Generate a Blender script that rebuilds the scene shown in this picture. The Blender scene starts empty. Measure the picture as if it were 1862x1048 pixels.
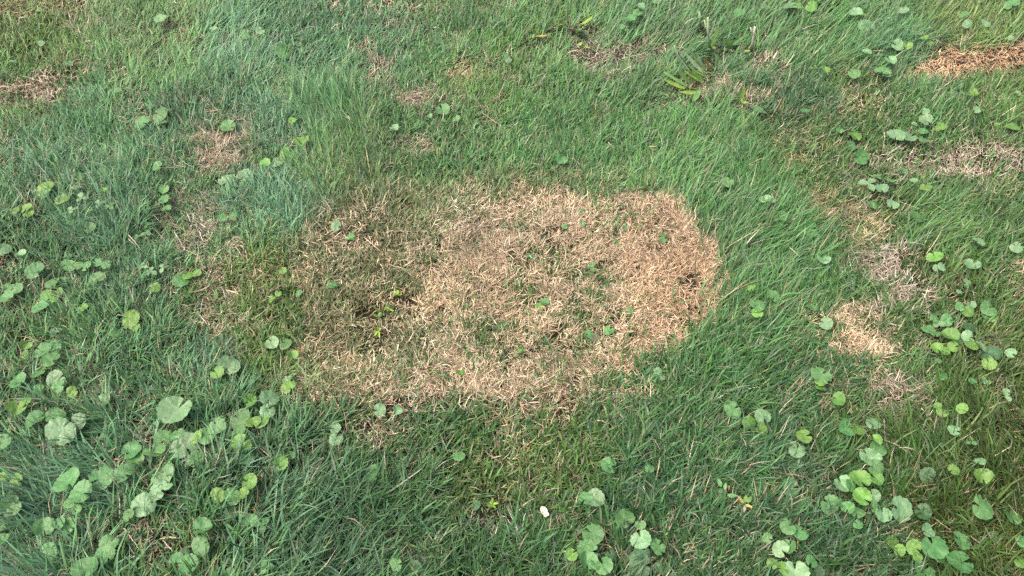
import bpy, math, random
import numpy as np
from mathutils import Vector, Matrix

random.seed(7)
RNG = np.random.default_rng(11)
S = bpy.context.scene
COL = S.collection

# ------------------------------------------------------------------ camera, sky, sun, exposure
CAM_H, PITCH, HFOV = 1.30, math.radians(52.0), math.radians(68.0)
cam_data = bpy.data.cameras.new('camera')
cam_data.angle = HFOV
cam_data.clip_start, cam_data.clip_end = 0.02, 2000
cam = bpy.data.objects.new('camera', cam_data)
COL.objects.link(cam)
cam.location = (0, 0, CAM_H)
cam.rotation_euler = (math.pi / 2 - PITCH, 0, 0)
S.camera = cam

SUN_EL, SUN_AZ = math.radians(60), math.radians(-108)     # azimuth from +Y towards +X
world = bpy.data.worlds.new('World')
S.world = world
world.use_nodes = True
nt = world.node_tree
nt.nodes.clear()
sky = nt.nodes.new('ShaderNodeTexSky')
sky.sky_type = 'NISHITA'
sky.sun_disc = False
sky.sun_elevation = SUN_EL
sky.sun_rotation = SUN_AZ
sky.air_density, sky.dust_density, sky.ozone_density = 1.0, 8.0, 0.0
bg = nt.nodes.new('ShaderNodeBackground')
bg.inputs['Strength'].default_value = 0.15
wo = nt.nodes.new('ShaderNodeOutputWorld')
nt.links.new(sky.outputs[0], bg.inputs[0])
nt.links.new(bg.outputs[0], wo.inputs[0])

sun_data = bpy.data.lights.new('sun', 'SUN')
sun_data.energy = 0.95
sun_data.angle = math.radians(45)
sun_data.color = (1.0, 0.95, 0.87)
sun = bpy.data.objects.new('sun', sun_data)
COL.objects.link(sun)
sd = Vector((math.sin(SUN_AZ) * math.cos(SUN_EL), math.cos(SUN_AZ) * math.cos(SUN_EL), math.sin(SUN_EL)))
sun.rotation_euler = sd.to_track_quat('Z', 'Y').to_euler()
sun.location = sd * 20

S.view_settings.view_transform = 'Standard'
S.view_settings.look = 'None'
S.view_settings.gamma = 1
S.view_settings.use_curve_mapping = False
S.view_settings.exposure = 1.32
S.cycles.use_denoising = False
S.cycles.max_bounces = 6
S.cycles.diffuse_bounces = 3
S.cycles.transparent_max_bounces = 4

# ------------------------------------------------------------------ survey of the lawn
# The lawn was surveyed on a 1862 x 1048 grid; G() turns a survey mark into a point of the lawn.
W, H = 1862.0, 1048.0
TH = math.tan(HFOV / 2)
cp, sp = math.cos(PITCH), math.sin(PITCH)
# ray at u,v:  right = X, forward = (0,cp,-sp), up = (0,sp,cp)

def G(u, v, z=0.0):
    a = (np.asarray(u, float) / W - .5) * 2 * TH
    b = (.5 - np.asarray(v, float) / H) * 2 * TH * H / W
    dy, dz = cp + b * sp, -sp + b * cp
    t = (z - CAM_H) / dz
    return a * t, dy * t

def M(x, y, z=0.0):
    x, y = np.asarray(x, float), np.asarray(y, float)
    zz = z - CAM_H
    f = np.maximum(y * cp - zz * sp, 0.05)
    up = y * sp + zz * cp
    return (x / f / TH / 2 + .5) * W, (.5 - up / f / (TH * H / W) / 2) * H

def mm_per_mark(u, v):                     # metres per survey unit there
    x0, y0 = G(u, v); f = y0 * cp + CAM_H * sp
    return 2 * TH * f / W

# ------------------------------------------------------------------ noise
def hash2(ix, iy, s):
    h = np.sin(ix * 127.1 + iy * 311.7 + s * 74.7) * 43758.5453
    return h - np.floor(h)

def vnoise(x, y, s=0):
    x, y = np.asarray(x, float), np.asarray(y, float)
    ix, iy = np.floor(x), np.floor(y)
    fx, fy = x - ix, y - iy
    fx, fy = fx * fx * (3 - 2 * fx), fy * fy * (3 - 2 * fy)
    a, b = hash2(ix, iy, s), hash2(ix + 1, iy, s)
    c, d = hash2(ix, iy + 1, s), hash2(ix + 1, iy + 1, s)
    return (a * (1 - fx) + b * fx) * (1 - fy) + (c * (1 - fx) + d * fx) * fy

def fbm(x, y, s=0, o=3):
    r, a, t = 0, 1, 0
    for k in range(o):
        r = r + a * vnoise(x * 2 ** k, y * 2 ** k, s + 13 * k); t += a; a *= .5
    return r / t

def gh(x, y):                              # lawn height
    u, v = M(x, y)
    z = (fbm(np.asarray(x) * 2.2, np.asarray(y) * 2.2, 3) - .5) * .05
    z = z + (vnoise(np.asarray(x) * 14, np.asarray(y) * 14, 5) - .5) * .010
    for hu, hv, ru, rv, d in HOLES:
        z = z - d * np.exp(-((u - hu) / ru) ** 2 - ((v - hv) / rv) ** 2)
    return z
HOLES = [(668, 562, 26, 13, .030), (735, 378, 22, 12, .018), (748, 545, 20, 10, .015), (1060, 640, 16, 8, .01),
         (868, 432, 16, 10, .015), (1108, 478, 22, 10, .012), (1053, 570, 18, 10, .015), (790, 575, 14, 8, .012),
         (1085, 405, 24, 8, .012), (820, 690, 18, 9, .010)]

# ------------------------------------------------------------------ lawn fields (in survey units)
# x, y, blue, yellow, brightness (blade tone plus the lawn's light falloff, painted into the colour), blade length cm, lie of the blades in degrees, how combed
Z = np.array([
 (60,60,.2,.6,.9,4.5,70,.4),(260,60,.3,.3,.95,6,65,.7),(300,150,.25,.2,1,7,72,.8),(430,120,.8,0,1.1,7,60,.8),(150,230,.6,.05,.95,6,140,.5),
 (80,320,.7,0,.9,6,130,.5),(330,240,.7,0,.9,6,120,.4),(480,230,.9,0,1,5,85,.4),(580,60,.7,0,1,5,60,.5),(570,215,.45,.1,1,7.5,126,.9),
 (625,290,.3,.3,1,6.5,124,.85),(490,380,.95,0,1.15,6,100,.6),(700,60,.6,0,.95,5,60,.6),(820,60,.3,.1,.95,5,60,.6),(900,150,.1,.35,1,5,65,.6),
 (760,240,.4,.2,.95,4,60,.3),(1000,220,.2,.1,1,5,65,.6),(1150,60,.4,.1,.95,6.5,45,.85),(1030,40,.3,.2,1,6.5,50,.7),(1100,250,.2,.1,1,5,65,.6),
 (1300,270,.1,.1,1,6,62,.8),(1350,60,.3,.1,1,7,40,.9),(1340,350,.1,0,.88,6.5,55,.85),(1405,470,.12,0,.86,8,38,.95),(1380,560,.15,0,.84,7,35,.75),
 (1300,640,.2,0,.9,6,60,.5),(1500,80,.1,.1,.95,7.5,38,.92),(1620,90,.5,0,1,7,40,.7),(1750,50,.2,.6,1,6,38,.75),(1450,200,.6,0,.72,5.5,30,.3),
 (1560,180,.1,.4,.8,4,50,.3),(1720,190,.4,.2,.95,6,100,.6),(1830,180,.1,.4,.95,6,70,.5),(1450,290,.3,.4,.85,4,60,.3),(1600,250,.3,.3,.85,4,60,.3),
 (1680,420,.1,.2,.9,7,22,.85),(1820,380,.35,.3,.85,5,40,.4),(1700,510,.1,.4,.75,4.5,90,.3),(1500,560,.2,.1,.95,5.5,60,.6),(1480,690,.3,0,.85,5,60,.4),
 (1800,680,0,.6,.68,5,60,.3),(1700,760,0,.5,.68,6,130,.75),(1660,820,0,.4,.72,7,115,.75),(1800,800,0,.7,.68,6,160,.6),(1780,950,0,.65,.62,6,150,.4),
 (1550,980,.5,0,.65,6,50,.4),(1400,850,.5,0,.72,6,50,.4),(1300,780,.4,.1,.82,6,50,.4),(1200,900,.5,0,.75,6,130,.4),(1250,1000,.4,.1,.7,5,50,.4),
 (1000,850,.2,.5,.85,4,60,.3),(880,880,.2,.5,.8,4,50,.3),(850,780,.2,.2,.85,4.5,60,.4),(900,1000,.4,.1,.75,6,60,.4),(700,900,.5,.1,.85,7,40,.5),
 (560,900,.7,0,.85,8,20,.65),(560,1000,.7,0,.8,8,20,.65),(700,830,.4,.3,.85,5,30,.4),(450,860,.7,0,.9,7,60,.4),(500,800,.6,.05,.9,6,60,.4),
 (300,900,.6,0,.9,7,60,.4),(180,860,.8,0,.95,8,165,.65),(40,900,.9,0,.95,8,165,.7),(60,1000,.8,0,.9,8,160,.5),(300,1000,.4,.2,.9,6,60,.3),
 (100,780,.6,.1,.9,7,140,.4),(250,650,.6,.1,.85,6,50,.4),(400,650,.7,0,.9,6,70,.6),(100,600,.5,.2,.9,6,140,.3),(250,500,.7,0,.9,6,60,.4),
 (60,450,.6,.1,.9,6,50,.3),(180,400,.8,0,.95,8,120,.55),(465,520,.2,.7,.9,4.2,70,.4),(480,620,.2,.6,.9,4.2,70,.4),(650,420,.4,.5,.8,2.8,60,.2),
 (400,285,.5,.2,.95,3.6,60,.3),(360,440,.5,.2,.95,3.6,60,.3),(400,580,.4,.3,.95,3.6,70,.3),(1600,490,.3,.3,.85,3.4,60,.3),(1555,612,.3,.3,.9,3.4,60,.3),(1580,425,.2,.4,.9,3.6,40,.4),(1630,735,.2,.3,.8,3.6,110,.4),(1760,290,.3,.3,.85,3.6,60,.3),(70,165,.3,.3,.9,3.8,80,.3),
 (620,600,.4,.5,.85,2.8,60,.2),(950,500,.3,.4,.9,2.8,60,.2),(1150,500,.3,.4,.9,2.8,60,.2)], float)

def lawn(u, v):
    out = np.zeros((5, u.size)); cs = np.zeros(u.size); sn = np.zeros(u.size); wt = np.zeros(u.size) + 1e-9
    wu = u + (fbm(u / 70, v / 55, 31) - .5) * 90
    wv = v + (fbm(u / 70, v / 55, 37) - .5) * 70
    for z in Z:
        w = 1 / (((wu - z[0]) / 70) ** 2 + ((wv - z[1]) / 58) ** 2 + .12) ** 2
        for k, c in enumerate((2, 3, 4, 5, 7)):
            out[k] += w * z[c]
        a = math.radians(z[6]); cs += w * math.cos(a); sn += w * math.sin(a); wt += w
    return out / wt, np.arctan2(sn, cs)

# dead spots: x, y, rx, ry, strength, kind 0 tan 1 bleached grey 2 orange 3 yellowish
BLOBS = [(1770,295,105,34,.75,1),(1640,300,80,34,.45,1),(1530,378,58,32,.75,3),(1580,425,54,32,.85,3),(1600,490,62,44,.8,1),(1625,545,56,44,.68,1),
 (1555,612,72,54,.72,0),(1515,590,34,30,.4,0),(1630,735,66,38,.75,1),(1600,690,44,36,.45,0),(1858,512,34,42,.65,0),(1820,350,60,30,.45,3),(1110,122,95,26,.85,1),
 (1180,108,44,22,.7,1),(1318,166,52,22,.9,1),(1392,134,36,26,.9,1),(1440,92,40,22,.6,0),(1365,190,36,18,.8,1),(1500,160,60,30,.4,3),
 (683,132,24,40,.8,1),(650,85,18,14,.8,0),(768,186,46,22,.7,1),(850,142,46,28,.6,3),(740,278,50,24,.6,1),(65,165,80,28,.75,1),
 (158,132,28,28,.6,0),(205,140,24,18,.6,0),(45,18,90,22,.6,3),(405,282,80,58,.62,1),(360,440,80,70,.52,1),(400,580,60,56,.42,1),(330,380,70,50,.4,1),
 (350,330,50,30,.4,1),(5,490,34,36,.6,0),(190,722,60,18,.55,1),(620,14,70,16,.55,0),(730,10,50,14,.5,0),(680,790,60,34,.6,0),
 (935,775,70,44,.5,3),(1010,755,46,34,.5,0),(265,985,110,42,.5,1),(1300,915,70,30,.35,0),(215,800,60,30,.4,0),(520,160,40,30,.55,0),
 (1560,205,70,24,.5,0),(1460,290,60,50,.45,3),(960,860,110,60,.3,3),(1160,720,50,24,.5,0),(500,480,60,50,.4,3),(1850,760,30,40,.3,3),
 (40,750,40,30,.5,0),(60,440,40,40,.35,0),(1240,850,60,50,.3,1),(580,700,60,60,.45,1),(280,330,30,20,.3,0),(1410,20,60,14,.3,0),(900,20,40,18,.4,0),
 (620,1000,80,20,.25,0),(130,650,70,40,.35,0),(1000,330,220,22,.45,3),(640,335,50,26,.4,3),(1470,330,40,30,.4,3),(1840,860,40,20,.3,3)]
CORE = [(742,492),(795,425),(865,372),(950,342),(1060,352),(1150,350),(1230,366),(1280,418),(1308,478),(1326,532),(1292,590),(1230,640),
        (1150,662),(1105,694),(1040,748),(965,742),(885,738),(835,712),(790,742),(690,748),(640,735),(700,690),(790,640),(770,570)]
MIXED = [(530,500),(560,420),(640,350),(760,330),(900,335),(1000,345),(1100,400),(1100,700),(960,760),(800,745),(690,775),(560,750),(525,690),(560,600)]
STRIP = [(1640,152),(1668,118),(1720,92),(1790,88),(1862,72),(2050,60),(2050,125),(1862,132),(1800,140),(1730,152)]
FLECK = [(975,520,55,40,.5),(1045,600,50,30,.55),(915,600,60,30,.45),(1130,415,40,20,.3),(1070,520,55,30,.5),(1100,560,60,25,.4),
         (880,640,50,20,.3),(945,650,30,20,.3),(1010,470,40,20,.35),(1110,600,35,18,.4),(960,560,40,18,.5),(1200,440,18,16,.2)]

def sdist(u, v, poly):
    p = np.array(poly, float); q = np.roll(p, -1, 0)
    d = np.full(u.size, 1e9); ins = np.zeros(u.size, bool)
    for (ax, ay), (bx, by) in zip(p, q):
        ex, ey = bx - ax, by - ay
        t = np.clip(((u - ax) * ex + (v - ay) * ey) / (ex * ex + ey * ey), 0, 1)
        d = np.minimum(d, np.hypot(u - ax - t * ex, v - ay - t * ey))
        c = ((ay > v) != (by > v)) & (u < (bx - ax) * (v - ay) / (by - ay + 1e-12) + ax)
        ins ^= c
    return np.where(ins, -d, d)

def sstep(a, b, x):
    t = np.clip((x - a) / (b - a), 0, 1); return t * t * (3 - 2 * t)

def deadness(u, v):
    n1 = (fbm(u / 45, v / 35, 51) - .5); n2 = (fbm(u / 16, v / 12, 57, 2) - .5)
    sc_ = sdist(u, v, CORE); soft = 14 + 22 * sstep(760, 640, u) * 1.0 + 20 * sstep(420, 340, v)
    soft = np.where(u < 830, 34, soft)
    soft = np.where((u > 1120) & (v > 360), 9, soft)
    core = 1 - sstep(-soft, soft, sc_ + n1 * 70 + n2 * 46)
    mixed = 1 - sstep(-24, 24, sdist(u, v, MIXED) + n1 * 80 + n2 * 40)
    strip = 1 - sstep(-9, 9, sdist(u, v, STRIP) + n1 * 30 + n2 * 22)
    fl = np.zeros(u.size)
    for x, y, rx, ry, a in FLECK:
        fl = np.maximum(fl, a * np.exp(-((u - x) / rx) ** 2 - ((v - y) / ry) ** 2))
    fl *= sstep(.25, .6, fbm(u / 22, v / 16, 77, 2)) * 1.25
    D = .21 + .20 * sstep(.42, .75, fbm(u / 60, v / 45, 81)) + .13 * sstep(520, 330, u) * sstep(.35, .6, fbm(u / 80, v / 60, 83))
    kind = np.where(fbm(u / 50, v / 40, 91) > .62, 3, 1)
    mixD = .47 + .22 * (fbm(u / 40, v / 30, 63) - .5) * 2 - .12 * sstep(.5, .7, fbm(u / 90, v / 60, 67)) + .26 * sstep(600, 700, v)
    D = np.where(mixed > .02, D * (1 - mixed) + mixD * mixed, D)
    kind = np.where(mixed > .4, 0, kind)
    nb = (fbm(u / 28, v / 20, 71) - .5); nf = (fbm(u / 9, v / 7, 73, 2) - .5)
    for x, y, rx, ry, a, k in BLOBS:
        e = np.minimum(a * 1.18, .84) * np.clip(1.05 * np.exp(-(((u - x) / rx) ** 2 + ((v - y) / ry) ** 2) * .75 + nb * 3.0 + nf * 2.2), 0, 1.0)
        kind = np.where(e > np.maximum(D, .12), k, kind)
        D = np.maximum(D, np.minimum(e, .95))
    coreD = np.clip(.975 - fl * 1.1 - .18 * sstep(.5, .72, fbm(u / 34, v / 26, 173)) * sstep(1180, 1020, u), .3, 1)
    D = D * (1 - core) + coreD * core
    D = D * (1 - strip) + .97 * strip
    kind = np.where(core > .5, 0, kind)
    kind = np.where(strip > .4, 2, kind)
    return D, kind, np.maximum(core, mixed), core, strip

# ------------------------------------------------------------------ materials
def new_mat(name):
    m = bpy.data.materials.new(name); m.use_nodes = True
    m.node_tree.nodes.clear(); return m, m.node_tree.nodes, m.node_tree.links

def blade_material(name, transl, rough=.5, spec=.35):
    m, N, L = new_mat(name)
    at = N.new('ShaderNodeAttribute'); at.attribute_name = 'tint'
    p = N.new('ShaderNodeBsdfPrincipled'); p.inputs['Roughness'].default_value = rough
    p.inputs['Specular IOR Level'].default_value = spec
    t = N.new('ShaderNodeBsdfTranslucent'); mx = N.new('ShaderNodeMixShader'); mx.inputs[0].default_value = transl
    o = N.new('ShaderNodeOutputMaterial')
    L.new(at.outputs['Color'], p.inputs['Base Color']); L.new(at.outputs['Color'], t.inputs['Color'])
    L.new(p.outputs[0], mx.inputs[1]); L.new(t.outputs[0], mx.inputs[2]); L.new(mx.outputs[0], o.inputs[0])
    return m

MAT_GREEN = blade_material('living_grass', .30, .45, .32)
MAT_DEAD = blade_material('dead_grass', .18, .7, .2)

def leaf_material(name, base, vein, dark, rough=.5, spots=.0):
    m, N, L = new_mat(name)
    tc = N.new('ShaderNodeTexCoord'); sx = N.new('ShaderNodeSeparateXYZ'); L.new(tc.outputs['Object'], sx.inputs[0])
    ang = N.new('ShaderNodeMath'); ang.operation = 'ARCTAN2'; L.new(sx.outputs[0], ang.inputs[0]); L.new(sx.outputs[1], ang.inputs[1])
    nz = N.new('ShaderNodeTexNoise'); nz.inputs['Scale'].default_value = 3.0; nz.inputs['Detail'].default_value = 3
    L.new(tc.outputs['Object'], nz.inputs['Vector'])
    w = N.new('ShaderNodeMath'); w.operation = 'MULTIPLY_ADD'; L.new(nz.outputs['Fac'], w.inputs[0]); w.inputs[1].default_value = .35; L.new(ang.outputs[0], w.inputs[2])
    pp = N.new('ShaderNodeMath'); pp.operation = 'PINGPONG'; L.new(w.outputs[0], pp.inputs[0]); pp.inputs[1].default_value = .38
    mr = N.new('ShaderNodeMapRange'); L.new(pp.outputs[0], mr.inputs[0]); mr.inputs[1].default_value = .0; mr.inputs[2].default_value = .07
    mr.inputs[3].default_value = .32; mr.inputs[4].default_value = 0
    oi = N.new('ShaderNodeObjectInfo')
    n2 = N.new('ShaderNodeTexNoise'); n2.inputs['Scale'].default_value = 2.2; n2.inputs['Detail'].default_value = 5; n2.noise_dimensions = '4D'
    L.new(tc.outputs['Object'], n2.inputs['Vector'])
    wm = N.new('ShaderNodeMath'); wm.operation = 'MULTIPLY'; L.new(oi.outputs['Random'], wm.inputs[0]); wm.inputs[1].default_value = 50
    L.new(wm.outputs[0], n2.inputs['W'])
    cr = N.new('ShaderNodeValToRGB'); cr.color_ramp.elements[0].position = .30; cr.color_ramp.elements[1].position = .68
    cr.color_ramp.elements[0].color = (*dark, 1); cr.color_ramp.elements[1].color = (*base, 1); L.new(n2.outputs['Fac'], cr.inputs[0])
    mv = N.new('ShaderNodeMix'); mv.data_type = 'RGBA'; L.new(mr.outputs[0], mv.inputs[0]); L.new(cr.outputs[0], mv.inputs[6]); mv.inputs[7].default_value = (*vein, 1)
    hs = N.new('ShaderNodeHueSaturation'); L.new(mv.outputs[2], hs.inputs['Color'])
    r1 = N.new('ShaderNodeMapRange'); L.new(oi.outputs['Random'], r1.inputs[0]); r1.inputs[3].default_value = .82; r1.inputs[4].default_value = 1.18
    L.new(r1.outputs[0], hs.inputs['Value'])
    r2 = N.new('ShaderNodeMath'); r2.operation = 'FRACT'; L.new(wm.outputs[0], r2.inputs[0])
    r3 = N.new('ShaderNodeMapRange'); L.new(r2.outputs[0], r3.inputs[0]); r3.inputs[3].default_value = .492; r3.inputs[4].default_value = .515
    L.new(r3.outputs[0], hs.inputs['Hue'])
    sn = N.new('ShaderNodeTexNoise'); sn.inputs['Scale'].default_value = 9; sn.noise_dimensions = '4D'; L.new(tc.outputs['Object'], sn.inputs['Vector']); L.new(wm.outputs[0], sn.inputs['W'])
    sr = N.new('ShaderNodeMapRange'); L.new(sn.outputs['Fac'], sr.inputs[0]); sr.inputs[1].default_value = .70; sr.inputs[2].default_value = .76; sr.inputs[4].default_value = .8
    sm = N.new('ShaderNodeMix'); sm.data_type = 'RGBA'; L.new(sr.outputs[0], sm.inputs[0]); L.new(hs.outputs[0], sm.inputs[6]); sm.inputs[7].default_value = (.16, .10, .05, 1)
    p = N.new('ShaderNodeBsdfPrincipled'); L.new(sm.outputs[2], p.inputs['Base Color']); p.inputs['Roughness'].default_value = rough; p.inputs['Specular IOR Level'].default_value = .45
    bp = N.new('ShaderNodeBump'); bp.inputs['Strength'].default_value = .35; bp.inputs['Distance'].default_value = .02
    L.new(n2.outputs['Fac'], bp.inputs['Height']); L.new(bp.outputs[0], p.inputs['Normal'])
    t = N.new('ShaderNodeBsdfTranslucent'); L.new(sm.outputs[2], t.inputs['Color'])
    mx = N.new('ShaderNodeMixShader'); mx.inputs[0].default_value = .22; o = N.new('ShaderNodeOutputMaterial')
    L.new(p.outputs[0], mx.inputs[1]); L.new(t.outputs[0], mx.inputs[2]); L.new(mx.outputs[0], o.inputs[0])
    return m

LEAF = {'g': leaf_material('leaf_mid_green', (.088, .208, .066), (.15, .28, .115), (.058, .145, .044)),
        'p': leaf_material('leaf_pale_green', (.155, .268, .130), (.21, .32, .18), (.105, .205, .088), .45),
        'y': leaf_material('leaf_yellow_green', (.124, .246, .046), (.19, .30, .095), (.085, .180, .034)),
        'd': leaf_material('leaf_dark_green', (.058, .140, .055), (.10, .19, .085), (.038, .095, .036)),
        'o': leaf_material('leaf_straw_yellow', (.30, .27, .08), (.36, .32, .15), (.25, .18, .05)),
        'r': leaf_material('leaf_orange_brown', (.40, .20, .05), (.45, .28, .1), (.26, .11, .03)),
        's': leaf_material('leaf_bleached', (.40, .33, .23), (.45, .38, .29), (.30, .23, .15)),
        'w': leaf_material('petal_white', (.62, .55, .48), (.66, .6, .54), (.55, .47, .40))}

STRAP = {'y': leaf_material('strap_yellow_green', (.29, .43, .08), (.34, .46, .15), (.23, .36, .06), .4),
         'g': leaf_material('strap_green', (.19, .33, .10), (.24, .37, .16), (.15, .27, .08), .4),
         'p': leaf_material('strap_pale', (.30, .39, .24), (.34, .42, .28), (.23, .32, .18), .4)}

def plain_mat(name, a, b, scale, rough=.7):
    m, N, L = new_mat(name)
    tc = N.new('ShaderNodeTexCoord'); nz = N.new('ShaderNodeTexNoise'); nz.inputs['Scale'].default_value = scale; nz.inputs['Detail'].default_value = 4
    L.new(tc.outputs['Object'], nz.inputs['Vector'])
    cr = N.new('ShaderNodeValToRGB'); cr.color_ramp.elements[0].position = .35; cr.color_ramp.elements[1].position = .65
    cr.color_ramp.elements[0].color = (*a, 1); cr.color_ramp.elements[1].color = (*b, 1); L.new(nz.outputs['Fac'], cr.inputs[0])
    p = N.new('ShaderNodeBsdfPrincipled'); p.inputs['Roughness'].default_value = rough; L.new(cr.outputs[0], p.inputs['Base Color'])
    o = N.new('ShaderNodeOutputMaterial'); L.new(p.outputs[0], o.inputs[0]); return m

STALK = plain_mat('green_stalk', (.12, .22, .07), (.2, .3, .1), 60)
STALK_PALE = plain_mat('pale_stalk', (.20, .29, .15), (.30, .38, .23), 60)
STALK_RED = plain_mat('reddish_stalk', (.22, .08, .04), (.3, .14, .07), 60)
STRAW = plain_mat('straw', (.30, .235, .15), (.44, .365, .26), 50)
STRAW_W = plain_mat('bleached_straw', (.44, .40, .32), (.55, .51, .44), 50)
STRAW_B = plain_mat('brown_straw', (.19, .11, .065), (.30, .19, .12), 50)

# ground: dark soil and thatch near by, grass-coloured far out where blades end
m, N, L = new_mat('soil_and_thatch')
geo = N.new('ShaderNodeNewGeometry')
n1 = N.new('ShaderNodeTexNoise'); n1.inputs['Scale'].default_value = 60; n1.inputs['Detail'].default_value = 8; n1.inputs['Roughness'].default_value = .7
n2 = N.new('ShaderNodeTexNoise'); n2.inputs['Scale'].default_value = .8; n2.inputs['Detail'].default_value = 6
L.new(geo.outputs['Position'], n1.inputs['Vector']); L.new(geo.outputs['Position'], n2.inputs['Vector'])
c1 = N.new('ShaderNodeValToRGB'); e = c1.color_ramp.elements
e[0].position, e[0].color = .35, (.012, .009, .006, 1); e[1].position, e[1].color = .72, (.055, .040, .026, 1)
c2 = N.new('ShaderNodeValToRGB'); e = c2.color_ramp.elements
e[0].position, e[0].color = .38, (.04, .095, .028, 1); e[1].position, e[1].color = .66, (.10, .15, .06, 1)
L.new(n1.outputs['Fac'], c1.inputs[0]); L.new(n2.outputs['Fac'], c2.inputs[0])
ln = N.new('ShaderNodeVectorMath'); ln.operation = 'DISTANCE'; L.new(geo.outputs['Position'], ln.inputs[0]); ln.inputs[1].default_value = (0, 1.3, 0)
rr = N.new('ShaderNodeMapRange'); L.new(ln.outputs['Value'], rr.inputs[0]); rr.inputs[1].default_value = 3.2; rr.inputs[2].default_value = 5.5
mg = N.new('ShaderNodeMix'); mg.data_type = 'RGBA'; L.new(rr.outputs[0], mg.inputs[0]); L.new(c1.outputs[0], mg.inputs[6]); L.new(c2.outputs[0], mg.inputs[7])
p = N.new('ShaderNodeBsdfPrincipled'); p.inputs['Roughness'].default_value = .9; p.inputs['Specular IOR Level'].default_value = .1
bm_ = N.new('ShaderNodeBump'); bm_.inputs['Distance'].default_value = .01; bm_.inputs['Strength'].default_value = .9
L.new(n1.outputs['Fac'], bm_.inputs['Height']); L.new(bm_.outputs[0], p.inputs['Normal'])
L.new(mg.outputs[2], p.inputs['Base Color']); o = N.new('ShaderNodeOutputMaterial'); L.new(p.outputs[0], o.inputs[0])
MAT_SOIL = m

# ------------------------------------------------------------------ ground
def axis(lo, hi, fine, far):
    a = list(np.arange(lo, hi + 1e-6, fine)); s = fine; x = a[-1]; R = []
    while x < far: s *= 1.5; x += s; R.append(x)
    s = fine; x = a[0]; Lf = []
    while x > -far: s *= 1.5; x -= s; Lf.append(x)
    return np.array(Lf[::-1] + a + R)
ax, ay = axis(-2.6, 2.6, .025, 300), axis(.1, 2.9, .025, 300)
gx, gy = np.meshgrid(ax, ay)
fade = np.clip(1.5 - np.hypot(gx, gy - 1.3) / 6, 0, 1)
gz = gh(gx.ravel(), gy.ravel()).reshape(gx.shape) * fade
nx, ny = len(ax), len(ay)
verts = np.stack([gx, gy, gz], -1).reshape(-1, 3)
i = np.arange(nx * ny).reshape(ny, nx)
quads = np.stack([i[:-1, :-1], i[:-1, 1:], i[1:, 1:], i[1:, :-1]], -1).reshape(-1, 4)
me = bpy.data.meshes.new('ground')
me.from_pydata(verts.tolist(), [], quads.tolist())
me.polygons.foreach_set('use_smooth', np.ones(len(quads), bool))
me.materials.append(MAT_SOIL)
ground = bpy.data.objects.new('ground', me); COL.objects.link(ground)
ground['kind'] = 'structure'; ground['label'] = 'dark soil and thatch under the lawn grass'; ground['category'] = 'ground'

# ------------------------------------------------------------------ helpers for things
def tag(o, label, cat, group=None, kind=None):
    o['label'] = label; o['category'] = cat
    if group: o['group'] = group
    if kind: o['kind'] = kind
    return o

def empty(name, loc):
    o = bpy.data.objects.new(name, None); o.empty_display_size = .01
    o.location = loc; COL.objects.link(o); return o

def link(name, mesh, parent=None, loc=(0, 0, 0), rot=None, scale=1.0):
    o = bpy.data.objects.new(name, mesh); COL.objects.link(o)
    if parent is not None: o.parent = parent
    mw = Matrix.Translation(loc)
    if rot is not None: mw = mw @ rot.to_4x4()
    o.matrix_local = mw @ Matrix.Diagonal((*([scale] * 3 if np.isscalar(scale) else scale), 1))
    return o

def tube(path, radii, sides=5):
    vs, fs = [], []
    P = [Vector(p) for p in path]
    for k, p in enumerate(P):
        t = (P[min(k + 1, len(P) - 1)] - P[max(k - 1, 0)])
        if t.length < 1e-7: t = Vector((0, 0, 1))
        q = t.normalized().to_track_quat('Z', 'Y')
        for s in range(sides):
            a = 2 * math.pi * s / sides
            vs.append(p + q @ Vector((math.cos(a), math.sin(a), 0)) * radii[k])
        if k:
            for s in range(sides):
                fs.append(((k - 1) * sides + s, (k - 1) * sides + (s + 1) % sides, k * sides + (s + 1) % sides, k * sides + s))
    fs.append(tuple(range(sides))[::-1]); n = len(P) - 1
    fs.append(tuple(n * sides + s for s in range(sides)))
    return vs, fs

def mesh_of(name, vs, fs, mat, smooth=True):
    me = bpy.data.meshes.new(name); me.from_pydata([tuple(v) for v in vs], [], fs); me.materials.append(mat)
    me.polygons.foreach_set('use_smooth', [smooth] * len(me.polygons)); return me

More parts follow.
